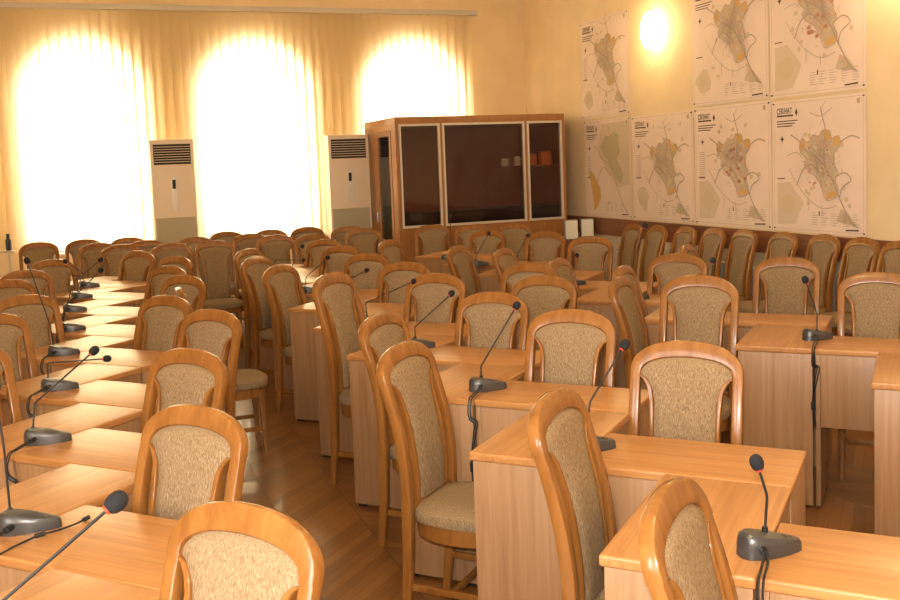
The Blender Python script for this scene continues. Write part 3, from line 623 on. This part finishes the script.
ROADS = [[(.30, .38), (.36, .48), (.44, .53), (.52, .49), (.58, .44)], [(.24, .75), (.33, .70), (.40, .63), (.50, .58), (.58, .53), (.66, .42), (.74, .28), (.84, .13), (.90, .10)], [(.55, .93), (.57, .86), (.60, .76), (.58, .65), (.59, .53)], [(.69, .44), (.78, .47), (.84, .42), (.76, .37), (.73, .30)], [(.74, .68), (.84, .72), (.92, .70)]]
THIN = [[(.2, .6), (.3, .62), (.36, .58)], [(.22, .5), (.28, .42), (.40, .30), (.56, .22), (.70, .24)], [(.44, .90), (.55, .87), (.66, .92)], [(.56, .93), (.60, .97)], [(.45, .66), (.52, .60), (.50, .52)], [(.56, .70), (.66, .62)], [(.47, .56), (.58, .60), (.68, .57)], [(.62, .36), (.68, .40)], [(.50, .70), (.54, .62), (.62, .48)], [(.40, .64), (.46, .55)], [(.42, .30), (.42, .2)], [(.56, .24), (.56, .17)]]
def wall_map(lb, y0, y1, zb, zt_, var):
    """y0 is the left (far) edge as the viewer sees it"""
    wdt, hgt = y0-y1, zt_-zb
    t = thing('wall_map', lb, 'map', (WX, (y0+y1)/2, zb), 0, 'town maps pinned to the right wall'); X0 = -.006
    def P(a, c, lay): return (X0 - .0012*lay, wdt/2 - a*wdt, c*hgt)
    bm = bmesh.new(); nn = 12; g = []
    for j in range(nn+1):
        g.append([bm.verts.new((X0 - .004*abs(math.sin(3.1*i/nn*PI+var))*(.3 if 0 < j < nn else 1) - .0 , wdt/2 - i/nn*wdt, hgt*j/nn)) for i in range(nn+1)])
    for j in range(nn):
        for i in range(nn): bm.faces.new((g[j][i], g[j][i+1], g[j+1][i+1], g[j+1][i]))
    r = bmesh.ops.extrude_face_region(bm, geom=bm.faces[:]); bmesh.ops.translate(bm, verts=[v for v in r['geom'] if isinstance(v, bmesh.types.BMVert)], vec=(.001, 0, 0))
    link('paper_sheet', bm, INK['paper'], t, True)
    def poly(bm, pts, lay): bm.faces.new([bm.verts.new(P(a, c, lay)) for a, c in pts])
    def lines(bm, L_, w, lay):
        for pl in L_:
            pp = [Vector((a*wdt, c*hgt, 0)) for a, c in pl]; pp = smoothpath(pp, 4) if len(pp) > 2 else pp
            for p, q in zip(pp, pp[1:]):
                n_ = (q-p).normalized(); n_ = Vector((-n_.y, n_.x, 0))*w
                bm.faces.new([bm.verts.new((X0-.0012*lay, wdt/2-s_.x, s_.y)) for s_ in (p+n_, p-n_, q-n_, q+n_)])
    def blob(cx, cy, rx, ry, n=10, jit=.25):
        return [(cx + rx*(1+random.uniform(-jit, jit))*math.cos(2*PI*i/n), cy + ry*(1+random.uniform(-jit, jit))*math.sin(2*PI*i/n)) for i in range(n)]
    prt, inks = bmesh.new(), []
    def put(bm, ink):
        if ink not in inks: inks.append(ink)
        for f in bm.faces: f.material_index = inks.index(ink)
        me = bpy.data.meshes.new('ink'); bm.to_mesh(me); bm.free(); prt.from_mesh(me); bpy.data.meshes.remove(me)
    rs = random.getstate(); random.seed(var*13+5)
    dy = .06 if var in (1, 2, 3) else 0.
    S = lambda pts: [(.54+(a-.54)*1.06, .55+(c-.55)*1.04-.02+dy) for a, c in pts]
    lay = 4
    if var == 4:                     # sheet with a large tinted field and a narrow strip map
        bm = bmesh.new(); poly(bm, [(.32, .72), (.40, .95), (.97, .96), (.97, .34), (.72, .30), (.34, .62)], 4); put(bm, 'inset')
        bm = bmesh.new(); poly(bm, blob(.62, .72, .20, .14, 14), 5); poly(bm, [(.45, .66), (.58, .74), (.85, .44), (.80, .34), (.68, .40)], 5.2); put(bm, 'green')
        bm = bmesh.new(); poly(bm, [(.10, .48), (.20, .45), (.34, .30), (.36, .20), (.28, .10), (.20, .06), (.18, .2)], 5); put(bm, 'orange')
        bm = bmesh.new(); lines(bm, [S(q) for q in ROADS[:3]], .005, 6); put(bm, 'line')
    else:
        bm = bmesh.new(); poly(bm, S(TOWN), 4); poly(bm, S([(.74, .22), (.70, .13), (.90, .10), (.80, .20)]), 4); put(bm, 'town')
        bm = bmesh.new()
        for cx, cy in ((.40, .60), (.50, .66), (.55, .50), (.62, .62), (.52, .56), (.63, .40), (.46, .50)): poly(bm, S(blob(cx, cy, .035, .03)), 4.6+random.random()*.3)
        for q in range(12): poly(bm, blob(random.uniform(.25, .9), random.uniform(.2, .9), .02, .018), 3.6+.02*q)
        put(bm, 'pale')
        bm = bmesh.new()
        for pts in ([(.57, .77), (.64, .76), (.66, .71), (.59, .69)], [(.68, .66), (.74, .66), (.73, .73), (.67, .72)], [(.33, .66), (.37, .72), (.40, .66), (.36, .62)], [(.60, .28), (.70, .31), (.71, .35), (.62, .33)]): poly(bm, S(pts), 5.2)
        put(bm, 'orange')
        if var in (3, 7, 6):
            bm = bmesh.new()
            for q in range(26 if var == 7 else 12): poly(bm, S(blob(random.uniform(.42, .68), random.uniform(.36, .66), .009 if var == 7 else .022, .008 if var == 7 else .016, 6)), 5.6+.02*q)
            put(bm, 'red')
        bm = bmesh.new(); lines(bm, [S(q) for q in ROADS], .0055, 6.6); lines(bm, [S(TOWN + TOWN[:1])], .003, 6.4); put(bm, 'line')
        bm = bmesh.new(); lines(bm, [S(q) for q in THIN], .0028, 6.2); lines(bm, [S([(random.uniform(.40, .62), random.uniform(.45, .72)), (random.uniform(.45, .70), random.uniform(.36, .7))]) for q in range(20)] + [[(a0, c0), (a0 + random.uniform(-.05, .05), c0 + random.uniform(-.05, .05))] for a0, c0 in [(random.gauss(.54, .09), random.gauss(.56, .10)) for q in range(90)]], .0020, 6.2); put(bm, 'thin')
        bm = bmesh.new()
        if var in (3, 6, 7): poly(bm, [(.06, .05), (.06, .37), (.20, .38), (.36, .22), (.26, .06)], 4)
        elif var == 5: poly(bm, blob(.18, .22, .10, .09, 12), 4); poly(bm, [(.16, .16), (.26, .2), (.24, .08), (.18, .09)], 4.2)
        else: poly(bm, blob(.16, .19, .11, .10, 12), 4)
        put(bm, 'inset')
        bm = bmesh.new()
        if var in (3, 6, 7): poly(bm, blob(.18, .21, .09, .08, 14), 4.8)
        else: poly(bm, blob(.15, .21, .05, .05, 9), 4.8)
        put(bm, 'pale')
    # legend, captions, compass
    bm = bmesh.new()
    for cx in (.46, .56, .66, .78, .88):
        for r_ in range(6):
            lines(bm, [[(cx-.01, .15-.017*r_), (cx+random.uniform(.02, .07), .15-.017*r_)]], .0022, 4)
    if var in (1, 4, 5, 6):
        for r_ in range(14): lines(bm, [[(.07, .62-.017*r_), (.15, .62-.017*r_)]], .0024, 4)
    put(bm, 'grey')
    bm = bmesh.new(); lines(bm, [[(.80, .035), (.93, .040)]], .006, 5); lines(bm, [[(.06, .405), (.15, .405)]], .004, 5); lines(bm, [[(.53, .165), (.53, .13)]], .006, 5)
    for q in range(3): lines(bm, [[(.06, .845-.020*q), (.30-.03*q, .845-.020*q)]], .0038, 5)
    lines(bm, [[(.06, .885), (.25, .885)]], .0065, 5)
    poly(bm, [(.27, .905), (.285, .935), (.30, .905), (.285, .875)], 5)
    poly(bm, [(.12, .735), (.128, .715), (.145, .708), (.128, .70), (.12, .68), (.112, .70), (.095, .708), (.112, .715)], 5); put(bm, 'ink')
    bm = bmesh.new(); poly(bm, [(.915, .93), (.945, .93), (.945, .965), (.915, .965)], 5); put(bm, 'green')
    bm = bmesh.new(); lines(bm, [[(.025, .02), (.975, .02)], [(.975, .02), (.975, .98)], [(.975, .98), (.025, .98)], [(.025, .98), (.025, .02)]], .0012, 4); put(bm, 'thin')
    link('map_print', prt, [INK[q] for q in inks], t)
    cu = bpy.data.curves.new('map_title', 'FONT'); cu.body = 'CEKIHAT'; cu.size = .060; cu.offset = .0006; cu.extrude = .0004; cu.space_character = 1.12
    tx = bpy.data.objects.new('map_title', cu); COL.objects.link(tx); bpy.context.view_layer.update()
    me = bpy.data.meshes.new_from_object(tx.evaluated_get(bpy.context.evaluated_depsgraph_get())); bpy.data.objects.remove(tx); me.materials.clear(); me.materials.append(INK['ink'])
    tx = bpy.data.objects.new('map_title', me); COL.objects.link(tx); tx.parent = t; tx.location = (X0-.007, wdt/2-.06*wdt, .90*hgt); tx.rotation_euler = (PI/2, 0, -PI/2); tx.scale = (.70, 1.15, 1)
    for a, c in ((.02, .98), (.98, .98), (.02, .02), (.98, .02)):
        bm = bmesh.new(); tube(bm, [Vector(P(a, c, 3)) - Vector((.006, 0, 0)), Vector(P(a, c, 0))], .006, 8); link('pin', bm, M['black'], t)
    random.setstate(rs)
wall_map('town map alone at the far left of the upper row', 10.16, 9.08, 2.10, 3.20, 1)
wall_map('town map in the upper row just right of the lit wall lamp', 7.92, 6.82, 2.10, 3.20, 2)
wall_map('town map in the upper row at the right end with orange-red spots', 6.80, 5.72, 2.09, 3.20, 3)
wall_map('map in the lower row beside the booth, with a tinted field and narrow strip', 10.12, 9.08, .985, 2.08, 4)
wall_map('town map in the lower row directly below the lit wall lamp', 9.05, 7.93, .985, 2.07, 5)
wall_map('town map in the lower row, third from the booth', 7.91, 6.80, .985, 2.08, 6)
wall_map('town map in the lower row at the right end, sprinkled with red dots', 6.78, 5.72, .985, 2.06, 7)

# ------------------------------------------------------------------ wall lamps
M['shade'] = plain('lit_glass_shade', (.9, .85, .7), .5, 0, (1, .80, .42), 9.)
for k, (yy, zz, lb) in enumerate(((8.54, 2.90, 'lit oval wall lamp between the upper maps'), (5.36, 2.98, 'wall lamp at the top right edge of the photo'))):
    t = thing('wall_lamp', lb, 'lamp', (WX, yy, zz), 0, 'oval wall lamps')
    boxo('wall_plate', (-.02, 0, -.06, .06, -.12, .12), M['white_trim'], t, .005)
    bm = bmesh.new(); bmesh.ops.create_uvsphere(bm, u_segments=24, v_segments=14, radius=1, matrix=Matrix.Translation((-.085, 0, 0)) @ Matrix.Diagonal((.065, .14, .19, 1))); link('lamp_shade', bm, M['shade'], t, True)
    l = bpy.data.lights.new('lamp_glow', 'POINT'); l.energy = 6; l.color = (1, .70, .34); l.shadow_soft_size = .12; o = bpy.data.objects.new('lamp_glow', l); COL.objects.link(o); o.location = (WX-.24, yy, zz)

# unseen pendants added above the frame to brighten the desks and near chairs
M['added_shade'] = plain('added_pendant_shade', (.9, .85, .7), .5, 0, (1, .75, .4), 2.)
for k, (xx, yy) in enumerate(((1.4, 2.2), (1.4, 6.4))):
    t = thing('added_pendant', 'added unseen round white pendant lamp above the desks, %s' % ORD[k], 'lamp', (xx, yy, CZ), 0, 'added pendant lamps')
    boxo('rod', (-.008, .008, -.008, .008, -.45, 0), M['white_trim'], t)
    bm = bmesh.new(); bmesh.ops.create_uvsphere(bm, u_segments=20, v_segments=10, radius=1, matrix=Matrix.Translation((0, 0, -.5)) @ Matrix.Diagonal((.22, .22, .09, 1))); link('added_bowl', bm, M['added_shade'], t, True)
    l = bpy.data.lights.new('added_pendant_glow', 'POINT'); l.energy = 28 * (1, .2)[k]; l.color = (1, .74, .40); l.shadow_soft_size = .2; o = bpy.data.objects.new('added_pendant_glow', l); COL.objects.link(o); o.location = (xx, yy, CZ-.75)

# ------------------------------------------------------------------ daylight
wd = bpy.data.worlds.new('daylight'); SC.world = wd; wd.use_nodes = True; bg = wd.node_tree.nodes['Background']
bg.inputs[0].default_value = (.93, .97, 1, 1); bg.inputs[1].default_value = 14
def portal(loc, rot, sx, sy):
    l = bpy.data.lights.new('window_daylight', 'AREA'); l.shape = 'RECTANGLE'; l.size = sx; l.size_y = sy; l.cycles.is_portal = True
    o = bpy.data.objects.new('window_daylight', l); COL.objects.link(o); o.location = loc; o.rotation_euler = rot
for c in (-1.93, -.055, 1.845, 3.80): portal((c, BY+.38, 1.99), (-PI/2, 0, 0), 1.23, 2.34)
for c in (1.1, 3.2): portal((LX-.38, NY+c, 2.0), (0, -PI/2, 0), 2.2, 1.3)

# the camera's own small flash
l = bpy.data.lights.new('camera_flash', 'POINT'); l.energy = 160; l.color = (1, .93, .85); l.shadow_soft_size = .03; o = bpy.data.objects.new('camera_flash', l); COL.objects.link(o); o.location = (-.03, -.02, 1.76)

# ------------------------------------------------------------------ camera
cam = bpy.data.cameras.new('camera'); co = bpy.data.objects.new('camera', cam); COL.objects.link(co); SC.camera = co
f, cy, pt, rl, hd = 969.7387, 245.8583, .0851, .0390, A-.4617
cam.sensor_width = 36; cam.lens = 36*f/900; cam.shift_y = -(300-cy)/900; cam.clip_start = .05
fw = Vector((math.sin(hd)*math.cos(pt), math.cos(hd)*math.cos(pt), -math.sin(pt))); rt = Vector((math.cos(hd), -math.sin(hd), 0)); up = rt.cross(fw)
cx_, cu_ = rt*math.cos(rl) - up*math.sin(rl), rt*math.sin(rl) + up*math.cos(rl)
mt = Matrix((cx_, cu_, -fw)).transposed().to_4x4(); mt.translation = (0, 0, 1.6563); co.matrix_world = mt
vs = SC.view_settings; vs.view_transform = 'Standard'; vs.look = 'None'; vs.gamma = 1; vs.use_curve_mapping = False; vs.exposure = 0.95
SC.cycles.max_bounces = 8
